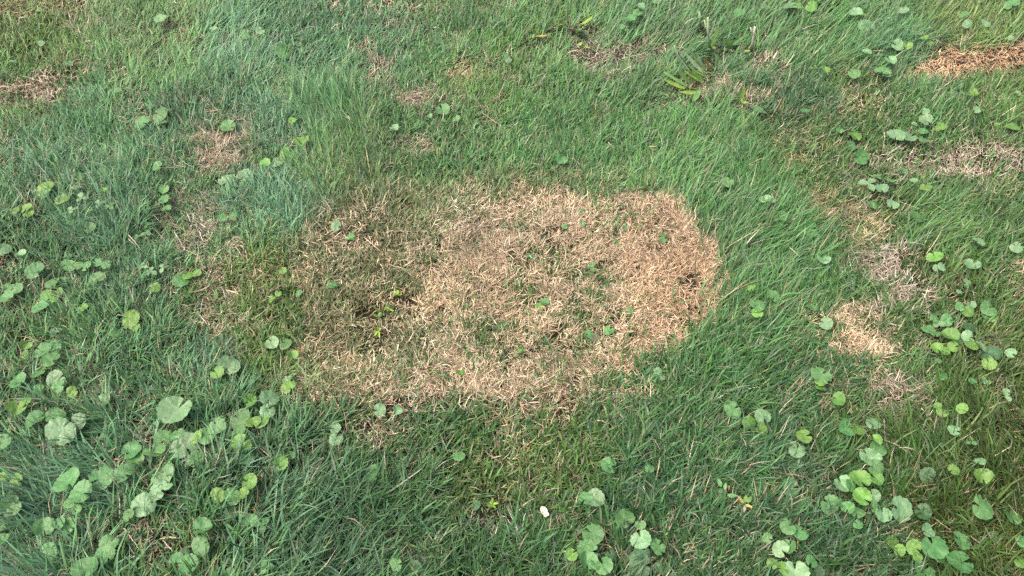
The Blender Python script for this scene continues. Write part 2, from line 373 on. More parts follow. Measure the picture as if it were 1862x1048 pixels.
# ---- round scalloped leaf, origin at the stalk, unit diameter, blade spreads along +Y
def leaf_mesh(name, seed, mat, lobes, notch, scallop, cup, aspect, fold):
    r = random.Random(seed); n = 44
    ring = []
    for k in range(n + 1):
        a = -math.pi + notch + (2 * math.pi - 2 * notch) * k / n           # angle from +Y, gap at -Y
        env = .5 * (1 + .10 * math.cos(a)) * (1 - .16 * math.exp(-((abs(a) - math.pi) / .5) ** 2))
        sc = 1 + scallop * (abs(math.cos(a * lobes / 2 + .4)) - .6) + r.uniform(-.025, .025)
        ring.append((a, env * sc))
    bite = r.uniform(-2, 2) if r.random() < .15 else None
    vs = [Vector((0, 0, 0))]; fs = []
    for ri, f in enumerate((.33, .68, 1.0)):
        for a, R in ring:
            q = R * f
            if bite is not None and ri == 2 and abs(a - bite) < .16: q *= .78
            x, y = math.sin(a) * q * aspect, math.cos(a) * q
            z = cup * (f ** 2) * .25 + .010 * f * math.cos(a * lobes) + .055 * f * f * math.sin(a * 2 + seed) + .02 * f * math.sin(a * 5 + seed * 2) + fold * abs(x) * .9
            z += r.uniform(-.008, .008) * f
            if ri == 2: z -= .02
            vs.append(Vector((x, y + .26 * (1 if True else 0), z)))
    vs[0] = Vector((0, .20, -.02))
    m1 = n + 1
    for k in range(n):
        fs.append((0, 1 + k, 2 + k))
        for ri in range(2):
            b = 1 + ri * m1
            fs.append((b + k, b + m1 + k, b + m1 + k + 1, b + k + 1))
    # shift so that the notch (stalk) is the origin
    return mesh_of(name, vs, fs, mat)

rv = random.Random(3)
VAR = [(rv.choice((11, 12, 13, 14)), rv.uniform(.08, .28), rv.uniform(.06, .10), rv.uniform(-.3, .45), rv.uniform(.98, 1.22), rv.choice((0, 0, .1, .25, .45))) for _ in range(9)]
ROUND = {t: [leaf_mesh('scalloped_leaf', 100 + k, LEAF[t], *VAR[k]) for k in range(9)] for t in 'gpydo'}

def oval_mesh(name, mat, wid, point, curl, fold, seed=0):
    r = random.Random(seed); n = 7; vs, fs = [], []
    for k in range(n + 1):
        s = k / n
        w = wid * math.sin(math.pi * min(1, s * .97 + .02) ** point) ** .8
        z = curl * s * s
        for x in (-1, 0, 1):
            vs.append(Vector((x * w * .5 + r.uniform(-.01, .01), s, z + fold * abs(x) * w * .5)))
        if k:
            b = 3 * k
            fs += [(b - 3, b - 2, b + 1, b), (b - 2, b - 1, b + 2, b + 1)]
    return mesh_of(name, vs, fs, mat)
CLOVER = {t: oval_mesh('clover_leaflet', LEAF[t], .72, 1.1, -.1, .25, 4) for t in 'gpd'}
POINTED = {t: oval_mesh('pointed_leaf', LEAF[t], .42, .85, -.15, .3, 5) for t in 'gyop'}

def strap_mesh(name, mat, length, width, bend, fold=.35, seed=0, blunt=False):
    r = random.Random(seed); n = 8; vs, fs = [], []
    tw = r.uniform(-.3, .3)
    for k in range(n + 1):
        s = k / n
        w = width * (0.55 + .45 * min(1, s * 3)) * (1 if s < .6 else ((1 - (s - .6) / .4) ** .7 if not blunt else 1 - .5 * (s - .6)))
        w = max(w, width * .03)
        y, z = length * (s - .12 * abs(bend) * s * s), length * bend * s * s * .5
        for x in (-1, 0, 1):
            a = tw * s
            vs.append(Vector((x * w * .5 * math.cos(a), y, z + x * w * .5 * math.sin(a) + fold * abs(x) * w * .5)))
        if k:
            b = 3 * k
            fs += [(b - 3, b - 2, b + 1, b), (b - 2, b - 1, b + 2, b + 1)]
    return mesh_of(name, vs, fs, mat)

def aim(d, up=(0, 0, 1), roll=0.0):                      # +Y along d, +Z near up
    y = Vector(d).normalized(); z = Vector(up); x = y.cross(z)
    if x.length < 1e-5: x = Vector((1, 0, 0))
    x.normalize(); z = x.cross(y)
    return Matrix((x, y, z)).transposed() @ Matrix.Rotation(roll, 3, 'Y')

# ------------------------------------------------------------------ inventory of weeds
# sheets of the survey: origin x, y, units per mark
SH = {'A': (0, 0, 2.994), 'B': (466, 0, 2.994), 'C': (932, 0, 2.994), 'D': (1396, 0, 2.994), 'E': (0, 350, 2.994), 'F': (466, 350, 2.994),
      'G': (932, 350, 2.994), 'H': (1396, 350, 2.994), 'I': (0, 700, 3.01), 'J': (466, 700, 3.01), 'K': (932, 700, 3.01), 'L': (1396, 700, 3.01)}
# one string per plant: leaves as x,y,width,tone
PLANTS = {
'A': ['885,105,72,p', '1165,160,40,p', '1340,190,50,g', '1355,335,30,y', '220,235,35,p', '60,335,42,p', '215,58,36,g',
      '818,572,55,g 872,622,78,g 772,668,80,g 868,675,72,g', '1243,692,75,g 1300,698,48,d', '1240,985,92,p', '1332,955,75,p', '860,908,55,g',
      '565,935,65,g 580,970,45,g 500,905,50,d', '428,965,55,g 415,1022,45,p', '245,1030,95,y', '895,1030,50,g', '570,1035,40,y', '380,350,40,g',
      '550,830,60,d 640,840,50,d', '330,535,35,y', '640,490,30,g'],
'B': ['20,170,45,p', '5,238,30,y', '200,665,42,y', '255,775,75,y', '175,838,82,y 110,885,66,p 45,885,58,y', '150,285,70,g', '750,695,45,p',
      '1015,600,70,g 1085,648,45,g', '945,632,28,p', '1370,320,40,p'],
'C': ['698,35,46,p 682,68,50,g 640,108,60,g 595,148,30,g', '780,5,50,p', '265,865,60,g', '1170,990,60,g', '1375,40,55,p', '1250,80,62,g'],
'D': ['125,32,72,p 175,32,40,y 238,35,56,y', '482,85,66,p 515,80,35,y 540,140,78,p', '740,55,45,p', '1065,78,45,g 1062,22,30,g', '1085,130,45,p', '1187,125,46,p 1197,172,24,y',
      '820,187,40,p 850,210,40,y 880,235,30,y', '705,250,62,p 757,253,45,y', '665,330,62,p 628,385,70,g 645,412,40,p', '310,380,50,y', '470,400,60,g',
      '540,280,45,p', '205,182,30,g', '300,178,35,g', '1035,462,50,d', '1115,512,50,y 1185,495,36,p', '1365,508,25,p', '1135,600,42,p', '1335,690,70,y 1250,675,30,y',
      '860,655,62,p 860,605,36,p 800,675,26,p', '700,732,82,p 770,750,72,p', '920,700,32,y 945,685,40,y', '472,742,68,y', '500,862,72,g 530,850,45,y 450,800,56,d',
      '205,605,40,g', '390,710,36,g', '620,1030,62,p', '795,985,36,p', '670,990,50,g 740,930,36,g', '860,1022,50,y', '850,715,50,g 850,760,50,g', '1330,25,62,g', '1325,205,30,p', '1115,410,35,p'],
'E': ['80,100,48,y 140,85,58,y 158,118,52,y', '335,35,66,y', '245,3,60,g', '490,95,45,y', '490,195,62,g', '890,40,62,g 905,85,50,g', '1215,140,46,g 1265,130,44,g',
      '8,310,72,p', '190,425,88,g', '370,395,62,g 415,405,60,g 468,400,62,g 370,350,40,d', '525,380,50,g 578,390,52,g', '530,470,78,g', '35,520,52,g 80,525,72,g 38,575,72,g',
      '290,495,70,g 340,492,56,g', '270,575,76,y 315,550,62,y 215,615,92,g', '985,478,82,g 1020,450,50,y 1070,440,46,y', '840,518,56,y', '710,685,82,y 735,735,50,y 690,720,50,y 635,765,62,g',
      '455,628,40,y', '140,835,56,y 140,885,46,y', '225,858,82,g 298,840,56,g 275,910,82,g', '215,980,86,g 310,1020,88,p 105,1030,80,g', '1245,945,92,p 1182,978,76,y', '115,340,50,p'],
'F': ['437,185,52,p', '515,248,50,g', '145,427,36,y', '85,580,46,y 120,550,36,y', '230,548,36,g', '88,820,72,p 160,825,60,g 195,888,56,y', '175,1035,62,p 190,1005,50,g',
      '1108,980,40,y 1020,1000,40,d', '1210,675,50,d 1305,665,30,d', '420,505,50,g'],
'G': ['380,175,30,g', '285,190,30,g', '375,110,35,d', '605,190,42,d', '560,262,34,g 580,290,36,g', '818,235,30,g 818,264,34,g', '100,350,46,g', '790,495,40,d', '145,625,46,y 175,600,50,g',
      '637,643,46,g', '525,750,62,g', '420,775,40,g', '30,485,30,g', '790,975,46,p 803,1005,46,p', '1335,655,56,y 1330,610,70,g', '1375,40,56,p', '1300,520,40,y'],
'H': ['85,130,50,g', '228,200,78,g', '305,365,62,p', '40,568,56,g', '315,712,66,p', '240,630,50,g', '292,995,92,g 290,1030,56,y', '568,75,46,g', '678,65,56,p', '810,128,66,g', '1150,265,56,p',
      '910,350,72,y 915,412,32,p 948,405,46,p', '1115,392,66,p', '768,468,46,d', '1085,495,46,p 1043,540,32,p', '1047,622,46,g 1107,613,46,p 1090,648,62,y', '1200,635,76,g 1200,680,70,g',
      '1355,300,62,p', '907,688,46,g 975,695,62,g 935,720,52,p 875,745,66,g 915,770,46,g', '990,790,82,y 1040,795,60,d 1010,840,60,y', '1090,790,66,p 1110,830,66,y 1165,835,60,p',
      '1215,880,96,d 1205,930,66,y', '1325,875,52,p', '920,848,56,y 965,868,46,y', '920,920,36,g', '1190,1028,36,p', '1115,1028,40,g', '958,1005,40,g', '415,205,40,d', '20,40,40,p', '1100,735,70,d'],
'I': ['395,38,52,y', '575,78,72,p', '95,125,86,y 140,92,56,y', '300,170,92,g 195,190,96,g', '335,248,126,p 428,200,76,p', '965,140,168,p', '1370,88,66,y', '722,365,102,g 742,415,86,g',
      '845,365,96,g', '895,290,82,g 970,270,66,g 935,355,60,d', '1012,335,132,p', '1128,275,92,g 1185,225,88,g 1210,268,70,d 1080,290,60,y', '1080,400,96,g', '1310,185,96,g 1385,210,72,y 1310,245,60,g 1270,272,36,g',
      '1325,320,90,y', '675,485,92,g', '555,508,122,g', '375,530,122,g 445,590,102,g', '900,490,106,p 870,575,92,p 920,555,46,p', '780,660,122,p', '385,640,70,g 420,680,46,g', '90,522,72,y 15,505,52,y',
      '65,660,106,g', '1190,605,72,y 1270,610,82,g 1335,600,62,y 1365,530,72,y', '1265,700,76,d', '1370,745,76,g', '240,780,102,g 375,770,76,g 325,760,60,g', '1105,790,92,g', '1100,880,92,g', '600,870,92,g 580,935,86,g',
      '270,905,76,g', '470,1010,116,g', '965,950,62,g 1035,980,92,g 1010,925,52,d', '20,850,66,g 5,780,42,g', '50,930,50,d', '1160,1025,72,d', '1250,1040,60,g', '1350,400,72,d 1290,395,46,d', '700,715,60,g', '320,5,60,g 210,20,50,g',
      '20,310,62,g', '700,105,50,d', '1375,850,50,d'],
'J': ['175,12,66,y', '72,72,96,p 62,145,82,p 28,200,82,y', '675,138,66,p', '772,142,46,p', '432,238,56,p 437,295,76,p', '135,428,76,y 190,385,40,g', '640,490,86,g 690,500,60,d', '1110,390,56,g', '1200,660,50,d',
      '765,985,66,g', '860,1010,80,d', '190,830,60,d'],
'K': ['530,443,82,g', '750,460,46,g', '450,625,102,p 400,620,72,g', '615,735,92,g 700,765,46,g', '440,815,112,g', '415,915,112,g 405,965,92,g 450,980,52,g 325,930,60,y 500,990,86,g', '705,845,96,p 795,885,82,g',
      '700,985,112,d 710,915,80,d', '540,935,60,d', '800,1000,50,d', '1205,135,86,g', '1295,205,72,y 1370,175,82,p 1360,245,72,y', '1355,550,72,d', '1395,840,52,g'],
'L': ['290,15,60,y', '385,78,66,y 362,108,46,g', '120,195,60,d', '200,283,76,y', '160,358,88,p', '425,240,86,g 490,237,76,y', '580,212,76,p', '585,305,66,y 600,350,70,g', '545,385,76,p 588,385,60,p',
      '590,452,86,g 598,517,66,y', '405,543,82,p 455,550,60,g 505,520,102,y', '517,618,92,y 578,608,70,p', '340,655,92,g 400,645,50,g 440,675,66,g 490,700,60,g', '585,675,56,g 630,708,76,p', '725,680,116,p',
      '848,695,82,d', '495,765,50,g', '875,497,76,d', '1175,505,86,y', '1160,418,50,p', '1020,465,60,y', '1020,250,60,p', '1065,130,56,y', '930,118,40,y 955,152,50,y', '1305,40,40,p 1305,80,40,p', '1172,670,112,g',
      '1335,725,86,g', '870,800,70,p', '910,885,122,g 940,940,60,g', '1055,850,92,g', '1055,970,116,g 990,975,60,d', '685,860,66,y 720,905,56,y', '800,890,76,y 820,940,50,y', '855,1018,96,g',
      '1390,855,60,g', '1385,970,60,y', '110,780,76,g 175,805,76,g', '72,900,76,p 120,885,76,g', '240,965,70,g', '25,980,60,y 80,1005,60,y', '150,1025,122,p', '260,1030,80,d', '170,640,92,d', '125,565,92,d', '1245,835,60,d']}
CLOVERS = {'A': [], 'E': ['445,30,60,p', '540,62,60,p', '600,75,60,g', '800,175,46,g', '800,225,50,g', '750,240,40,g', '780,405,48,p', '822,430,56,p', '890,410,52,p', '300,760,60,d', '395,95,50,p'],
           'D': ['548,1000,90,p', '600,962,44,g'], 'J': ['30,768,84,g', '55,995,70,g'], 'G': ['425,410,60,g', '285,190,36,g'], 'L': ['1110,310,50,g']}

# landmarks for telling the weeds apart
MARKS = [(950,550,250,150,'inside the large straw-coloured dead patch'), (1266,150,110,70,'beside the clump of broad strap leaves'),
         (1760,115,130,45,'beside the orange-brown dead strip'), (1770,290,110,50,'by the bleached straw mat'),
         (1600,480,80,120,'along the chain of straw tufts'), (992,932,120,70,'in the short grass around the fallen white petal'),
         (322,745,95,65,'around the biggest scalloped leaf'), (1560,880,110,80,'in the thick weed drift in dark grass'),
         (1740,620,110,80,'in the weed drift on dark short grass'), (60,165,130,70,'by the brown thatch among long combed grass'),
         (400,300,110,80,'by the bleached tuft among blue-green grass'), (110,560,120,90,'in the weeds near stringy white straw'),
         (120,760,140,90,'in the weeds beside the fallen straws'), (1080,980,110,80,'in the leafy mat near the white petal'),
         (1720,990,120,70,'in the loose weeds beyond the brown stick'), (1420,780,110,70,'near the red-stalked seedling'),
         (180,960,180,80,'in long flat blue-green grass'), (560,780,110,90,'at the ragged tan fringe of the dead patch'),
         (1400,480,80,130,'in the bright combed grass beside the dead patch'), (1560,50,160,60,'in the sleek combed grass'), (1030,60,100,60,'near the yellowish strap-leaf tufts'),
         (470,60,100,60,'in pale blue-green combed grass'), (830,200,110,60,'in short grass behind the large dead patch'), (1490,620,60,70,'between combed grass and a tan tuft'),
         (1830,430,70,60,'in fading grass near the bleached mat'), (280,500,70,60,'in blue-green grass by stringy white straw'), (520,880,80,90,'in long flat grass near the tan fringe')
         ]
def where(u, v):
    best = min(MARKS, key=lambda q: ((u - q[0]) / q[2]) ** 2 + ((v - q[1]) / q[3]) ** 2)
    q = ((u - best[0]) / best[2]) ** 2 + ((v - best[1]) / best[3]) ** 2
    return best[4] if q < 3.2 else 'on its own in open lawn grass'
TONE = {'g': 'mid-green', 'p': 'pale green', 'y': 'yellow-green', 'd': 'dark green'}
NUM = {1: 'single', 2: 'pair of', 3: 'trio of', 4: 'four', 5: 'five'}

fu = lambda a: np.array([a], float)
def local_length(u, v):
    f, _ = lawn(fu(u), fu(v)); D, k, pm, core, strip = deadness(fu(u), fu(v))
    return float(f[3][0]) * .01 * (1 - .5 * float(max(D[0] - .2, 0)))

LEAF_SPOTS = []                                             # x, y, z, radius: blades below stay below the leaf
rl = random.Random(21)
def on_ground(u, v):
    x, y = G(u, v); x, y = float(x), float(y); z = float(gh(fu(x), fu(y))[0])
    x, y = G(u, v, z); return float(x), float(y), float(gh(fu(float(x)), fu(float(y)))[0])

def leaf_pose(u, v, size, name, mesh, root, base, stalk_mat, lift, spread_dir=None, tilt=.38, off=.30, stalk=True):
    """a leaf blade of the given breadth over mark u,v with its stalk as a sub-part"""
    gx_, gy_, gz_ = on_ground(u, v)
    z = gz_ + lift
    x, y = G(u, v, z); x, y = float(x), float(y)
    az = spread_dir if spread_dir is not None else rl.uniform(0, 2 * math.pi)
    d = Vector((math.cos(az), math.sin(az), rl.uniform(-.25, .2)))
    nrm = Vector((rl.gauss(0, tilt * .7), rl.gauss(-.12, tilt * .7), 1)).normalized()
    R = aim(d, nrm)
    org = Vector((x, y, z)) - R @ Vector((0, off, 0)) * size
    lf = link(name, mesh, root, org - base, R, size * rl.uniform(.95, 1.05))
    LEAF_SPOTS.append((x, y, z, size * .5))
    if stalk:
        foot = Vector((org.x * .8 + base.x * .2, org.y * .8 + base.y * .2, 0)); foot.z = float(gh(fu(foot.x), fu(foot.y))[0]) - .004
        loc = lf.matrix_local.copy(); inv = (Matrix.Translation(base) @ loc).inverted()
        mid = (org + foot) * .5 + Vector((rl.uniform(-.004, .004), rl.uniform(-.004, .004), .004))
        r = max(.0006, size * .018)
        vs, fs = tube([foot, mid, org], [r * 1.2, r, r * .8], 4)
        st = link('leaf_stalk', mesh_of('leaf_stalk', [inv @ v_ for v_ in vs], fs, stalk_mat), lf)
        return lf, foot
    return lf, None

n_plants = []
for sh, plants in PLANTS.items():
    ox, oy, sc = SH[sh]
    for text in plants:
        ls = []
        for t in text.split():
            a = t.split(','); ls.append((ox + float(a[0]) / sc, oy + float(a[1]) / sc, float(a[2]) / sc, a[3]))
        cu = sum(l[0] for l in ls) / len(ls); cv = sum(l[1] for l in ls) / len(ls)
        base = Vector(on_ground(cu, cv + 6)); base.z -= .002
        root = empty('round_leaf_weed', base)
        ln_ = local_length(cu, cv)
        feet = []; widest = 0
        for (u, v, w, t) in ls:
            size = w * mm_per_mark(u, v) * 1.06
            widest = max(widest, size)
            low = .55 if t == 'd' else 1.0
            lift = max(.008, min(.058, ln_ * rl.uniform(.50, .72) * low))
            lf, ft = leaf_pose(u, v, size, 'leaf', rl.choice(ROUND[t]), root, base, STALK, lift, off=.30)
            feet.append(ft)
        # runner along the soil
        path = [base] + sorted(feet, key=lambda p_: (p_ - base).length)
        pts = []
        for a, b in zip(path[:-1], path[1:]):
            pts += [a - base, (a + b) / 2 - base + Vector((rl.uniform(-.003, .003), rl.uniform(-.003, .003), .003))]
        pts.append(path[-1] - base)
        vs, fs = tube(pts, [.0011] * len(pts), 4)
        link('stem', mesh_of('stem', vs, fs, STALK), root)
        tones = [l[3] for l in ls]
        szw = 'large' if widest > .046 else 'small' if widest < .028 else 'medium'
        tn = list(dict.fromkeys(TONE[q_] for q_ in tones))
        head = f"{NUM[len(ls)]} {szw} {' and '.join(tn) if len(tn) < 3 else 'mixed green'} {'leaf' if len(ls) == 1 else 'leaves'}"
        brief = f"{tn[0] if len(tn) == 1 else 'two-tone' if len(tn) == 2 else 'mixed'} {('', 'single leaf', 'pair', 'trio', 'foursome', 'fivesome')[len(ls)]}"
        n_plants.append((root, head, where(cu, cv), brief, cu, cv))
def next_to(k, skip):
    r0 = n_plants[k]
    near = sorted(range(len(n_plants)), key=lambda j: (n_plants[j][4] - r0[4]) ** 2 + (n_plants[j][5] - r0[5]) ** 2)[1:]
    return n_plants[near[skip]][3]
def wordings(k):
    r_, head, place, brief, a_, b_ = n_plants[k]
    w_ = [f"{head} {place}", f"{head} {place}, next to a {next_to(k, 0)}", f"{head} {place}, between a {next_to(k, 0)} and a {next_to(k, 1)}",
          f"{head} next to a {next_to(k, 0)}", f"{head} between a {next_to(k, 0)} and a {next_to(k, 1)}"]
    return [t_ for t_ in w_ if len(t_.replace('-', ' ').split()) <= 16] or [w_[3]]
ways = [wordings(k) for k in range(len(n_plants))]
every = [t_ for w_ in ways for t_ in set(w_)]
labs = [next((t_ for t_ in w_ if every.count(t_) == 1), w_[0]) for w_ in ways]
for k, p_ in enumerate(n_plants):
    tag(p_[0], labs[k], 'weed', 'round-leaved weeds creeping through the lawn')

# clover: three leaflets on one stalk
for sh, plants in CLOVERS.items():
    ox, oy, sc = SH[sh]
    for text in plants:
        a = text.split(','); u, v, w, t = ox + float(a[0]) / sc, oy + float(a[1]) / sc, float(a[2]) / sc, a[3]
        size = w * mm_per_mark(u, v) * .62
        base = Vector(on_ground(u, v + 5)); base.z -= .002
        root = empty('clover_plant', base)
        h = max(.012, local_length(u, v) * .6); gx_, gy_, gz_ = on_ground(u, v)
        x, y = G(u, v, gz_ + h); top = Vector((float(x), float(y), gz_ + h))
        a0 = rl.uniform(0, 6.28)
        for k in range(3):
            az = a0 + k * 2.094 + rl.uniform(-.2, .2)
            R = aim((math.cos(az), math.sin(az), rl.uniform(-.1, .25)), (rl.gauss(0, .15), rl.gauss(-.1, .15), 1))
            link('leaflet', CLOVER[t], root, top - base, R, size * rl.uniform(.9, 1.1))
        LEAF_SPOTS.append((top.x, top.y, top.z, size * .8))
        vs, fs = tube([Vector((0, 0, 0)), (top - base) * .5 + Vector((.002, 0, .003)), top - base], [.0008, .0007, .0005], 4)
        link('leaf_stalk', mesh_of('leaf_stalk', vs, fs, STALK), root)
        tag(root, f"{TONE[t]} three-part clover leaf {where(u, v)}", 'clover', 'clover leaves scattered in the lawn')

# ---- broad strap-leaved weeds: base mark, then tip marks with width, tone, tip height
def strap_weed(name, base_uv, leaves, label, cat='weed', stalks=(), group=None):
    base = Vector(on_ground(*base_uv)); base.z -= .003
    root = empty(name, base)
    for k, (u0, v0, u1, v1, w, t, hz) in enumerate(leaves):
        b = Vector(on_ground(u0, v0)); b.z += .014; hz = .024 + hz * .5
        gx_, gy_, gz_ = on_ground(u1, v1); x, y = G(u1, v1, gz_ + hz); tip = Vector((float(x), float(y), gz_ + hz))
        d = tip - b; L_ = d.length
        wid = .82 * w * mm_per_mark(u0, v0)
        me = strap_mesh('strap_leaf', STRAP.get(t, LEAF[t]), 1.15, wid / L_, .12 + .1 * (k % 3), .3, k + int(u1), blunt=(k % 2 == 0))
        R = aim(d - Vector((0, 0, L_ * .09)), (-.25 + rl.gauss(0, .12), -.38, 1), rl.uniform(-.25, .25))
        link('leaf', me, root, b - base, R, L_)
        for s_ in (.25, .5, .75, 1):
            pt = b + d * s_; LEAF_SPOTS.append((pt.x, pt.y - .018, pt.z - .014, .026))
    for (u0, v0, pts, r, mat) in stalks:
        b = Vector(on_ground(u0, v0)); path = [b - base]
        for (u1, v1, hz) in pts:
            gx_, gy_, gz_ = on_ground(u1, v1); x, y = G(u1, v1, gz_ + hz); path.append(Vector((float(x), float(y), gz_ + hz)) - base)
        rad = [1.7 * r * (1 - .35 * k / len(path)) for k in range(len(path))]
        for p_ in path: LEAF_SPOTS.append((p_.x + base.x, p_.y + base.y - .02, base.z + .02, .022))
        vs, fs = tube(path, rad, 5); link('flower_stalk', mesh_of('flower_stalk', vs, fs, mat), root)
    # crown of the plant, where the leaves meet
    vs, fs = tube([Vector((0, 0, -.004)), Vector((0, 0, .014)), Vector((0, -.002, .024))], [.006, .007, .003], 6)
    link('crown', mesh_of('crown', vs, fs, STALK), root)
    tag(root, label, cat, group)
    return root

q = lambda x, y: (1180 + x * 240 / 1258, 20 + y * 200 / 1048)
def SL(b, t, w, tone, h): a, c = q(*b), q(*t); return (a[0], a[1], c[0], c[1], w, tone, h)
strap_weed('strap_leaf_weed', q(470, 830), [
    SL((360, 760), (175, 600), 10, 'g', .055), SL((330, 780), (150, 655), 9, 'y', .045), SL((400, 740), (275, 590), 13, 'g', .05),
    SL((470, 820), (310, 765), 10, 'y', .03), SL((500, 720), (350, 585), 9, 'y', .05), SL((460, 700), (372, 640), 9, 'g', .04),
    SL((510, 700), (420, 580), 8, 'g', .055), SL((520, 640), (348, 410), 10, 'p', .10), SL((510, 620), (400, 395), 7, 'g', .10),
    SL((515, 600), (455, 410), 10, 'p', .10), SL((520, 660), (385, 540), 7, 'y', .06), SL((530, 680), (490, 560), 9, 'y', .07),
    SL((570, 600), (538, 465), 8, 'r', .06), SL((480, 790), (420, 860), 12, 'g', .012), SL((370, 770), (430, 700), 6, 's', .025),
    SL((590, 640), (560, 580), 6, 'y', .03), SL((180, 850), (80, 770), 9, 'p', .04), SL((450, 780), (380, 740), 9, 'y', .025)],
    'large clump of broad glossy strap leaves by a bleached straw tuft', stalks=[
    (*q(500, 700), [(*q(370, 550), .05), (*q(280, 440), .09), (*q(240, 335), .13)], .0016, STALK_PALE), (*q(500, 690), [(*q(275, 400), .1), (*q(330, 300), .13)], .0010, STALK_PALE)])
strap_weed('strap_leaf_weed', q(870, 905), [SL((865, 900), (905, 745), 8, 'y', .06), SL((860, 900), (820, 790), 7, 'g', .05), SL((880, 910), (940, 885), 8, 'y', .02),
    SL((950, 945), (1110, 960), 11, 'd', .015), SL((860, 910), (840, 850), 7, 'g', .03)], 'small tuft of upright yellow-green strap blades among bleached straw')
strap_weed('strap_leaf_weed', q(580, 390), [SL((585, 380), (660, 170), 9, 'g', .10), SL((590, 380), (640, 360), 6, 'y', .02), SL((580, 390), (545, 380), 6, 'p', .02)],
    'slender weed with tall pale seed stalks standing in combed grass', stalks=[
    (*q(590, 375), [(*q(570, 260), .07), (*q(548, 160), .10), (*q(528, 90), .12)], .0012, STALK_PALE), (*q(590, 375), [(*q(568, 250), .07), (*q(562, 65), .14)], .0024, STALK_PALE),
    (*q(500, 180), [(*q(488, 90), .05), (*q(480, 10), .08)], .0022, STALK_PALE)])
strap_weed('strap_leaf_weed', q(730, 400), [SL((720, 400), (705, 265), 8, 'p', .06), SL((745, 400), (790, 310), 13, 'g', .05), SL((740, 390), (760, 290), 10, 'g', .05)],
    'few faded strap blades standing between seed stalks')
strap_weed('strap_leaf_weed', q(960, 385), [SL((880, 440), (893, 325), 9, 's', .05), SL((900, 420), (970, 385), 8, 'g', .03)],
    'bleached split seed stalk with faded blades near straw tuft', stalks=[
    (*q(960, 390), [(*q(990, 290), .05), (*q(998, 230), .07), (*q(1010, 155), .10)], .0022, STRAW_W), (*q(992, 270), [(*q(985, 210), .08), (*q(966, 160), .10)], .0012, STRAW_W)])
q = lambda x, y: (940 + x * 180 / 1715, 10 + y * 110 / 1048)
strap_weed('strap_leaf_weed', q(290, 620), [SL((270, 560), (215, 365), 8, 'y', .05), SL((285, 560), (285, 370), 6, 'y', .05), SL((360, 580), (355, 435), 7, 'y', .04), SL((370, 580), (310, 455), 5, 'y', .04),
    SL((320, 610), (490, 530), 6, 'o', .02), SL((240, 620), (170, 580), 6, 'g', .02)], 'tuft of short bright yellow-green blades in fine grass')
strap_weed('strap_leaf_weed', q(690, 460), [SL((700, 420), (785, 140), 9, 'y', .08), SL((720, 350), (825, 165), 4, 'p', .08), SL((655, 420), (675, 255), 6, 'p', .06), SL((690, 430), (780, 330), 8, 'y', .04),
    SL((800, 450), (830, 260), 9, 'g', .06)], 'tuft with one tall yellow-green blade and pale companions')
strap_weed('strap_leaf_weed', q(1040, 520), [SL((920, 460), (1000, 330), 14, 'g', .05), SL((990, 470), (1045, 345), 6, 'p', .05), SL((1130, 390), (1330, 215), 9, 'y', .06), SL((1160, 420), (1365, 235), 5, 'p', .06),
    SL((1060, 560), (1220, 470), 12, 'd', .03), SL((1040, 500), (1130, 440), 12, 'g', .03), SL((1080, 740), (1120, 670), 9, 'y', .03), SL((1150, 790), (1240, 740), 8, 'y', .02), SL((1180, 800), (1010, 845), 5, 's', .02)],
    'spreading tuft of dark and yellow strap blades leaning one way')
q = lambda x, y: (620 + x * 180 / 1347, 520 + y * 140 / 1048)
strap_weed('strap_leaf_weed', q(545, 410), [SL((530, 390), (435, 285), 9, 'g', .02), SL((570, 385), (575, 265), 5, 'y', .03), SL((595, 380), (645, 250), 6, 'y', .03), SL((510, 430), (420, 385), 6, 'g', .012),
    SL((640, 350), (720, 330), 4, 'y', .015)], 'little strap-bladed weed beside the dark hole in the dead patch')
strap_weed('strap_leaf_weed', q(760, 160), [SL((760, 160), (790, 75), 9, 'y', .02), SL((760, 165), (700, 145), 6, 'y', .015), SL((770, 160), (830, 130), 6, 'y', .015), SL((770, 170), (810, 60), 5, 'y', .025)],
    'tiny bright green grass tuft on the dead patch')
strap_weed('seedling', q(510, 640), [SL((500, 640), (470, 570), 9, 'o', .015), SL((520, 640), (555, 590), 8, 'o', .015), SL((505, 650), (470, 690), 6, 'y', .01), SL((520, 650), (530, 690), 6, 'y', .01)],
    'tiny yellow-leaved seedling on the dead patch', 'seedling')
q = lambda x, y: (466 + x / 3.01, 700 + y / 3.01)
strap_weed('seedling', q(1285, 670), [SL((1285, 668), (1298, 622), 6, 'y', .03), SL((1285, 668), (1328, 645), 5, 'y', .03), SL((1285, 668), (1250, 650), 5, 'y', .03), SL((1288, 670), (1310, 672), 5, 'y', .02), SL((1280, 672), (1250, 668), 4, 'g', .02)],
    'small bright seedling with pointed leaves in mown grass', 'seedling')
q = lambda x, y: (932 + x / 2.994, 350 + y / 2.994)
strap_weed('strap_leaf_weed', q(45, 880), [SL((45, 880), (28, 825), 5, 'g', .03), SL((48, 880), (50, 825), 5, 'g', .03), SL((52, 885), (75, 850), 5, 'g', .025), SL((40, 885), (15, 850), 4, 'g', .025)],
    'small green grass tuft rooted by dark soil in the dead patch')
q = lambda x, y: (1290 + x * 110 / 1048, 850 + y * 110 / 1048)
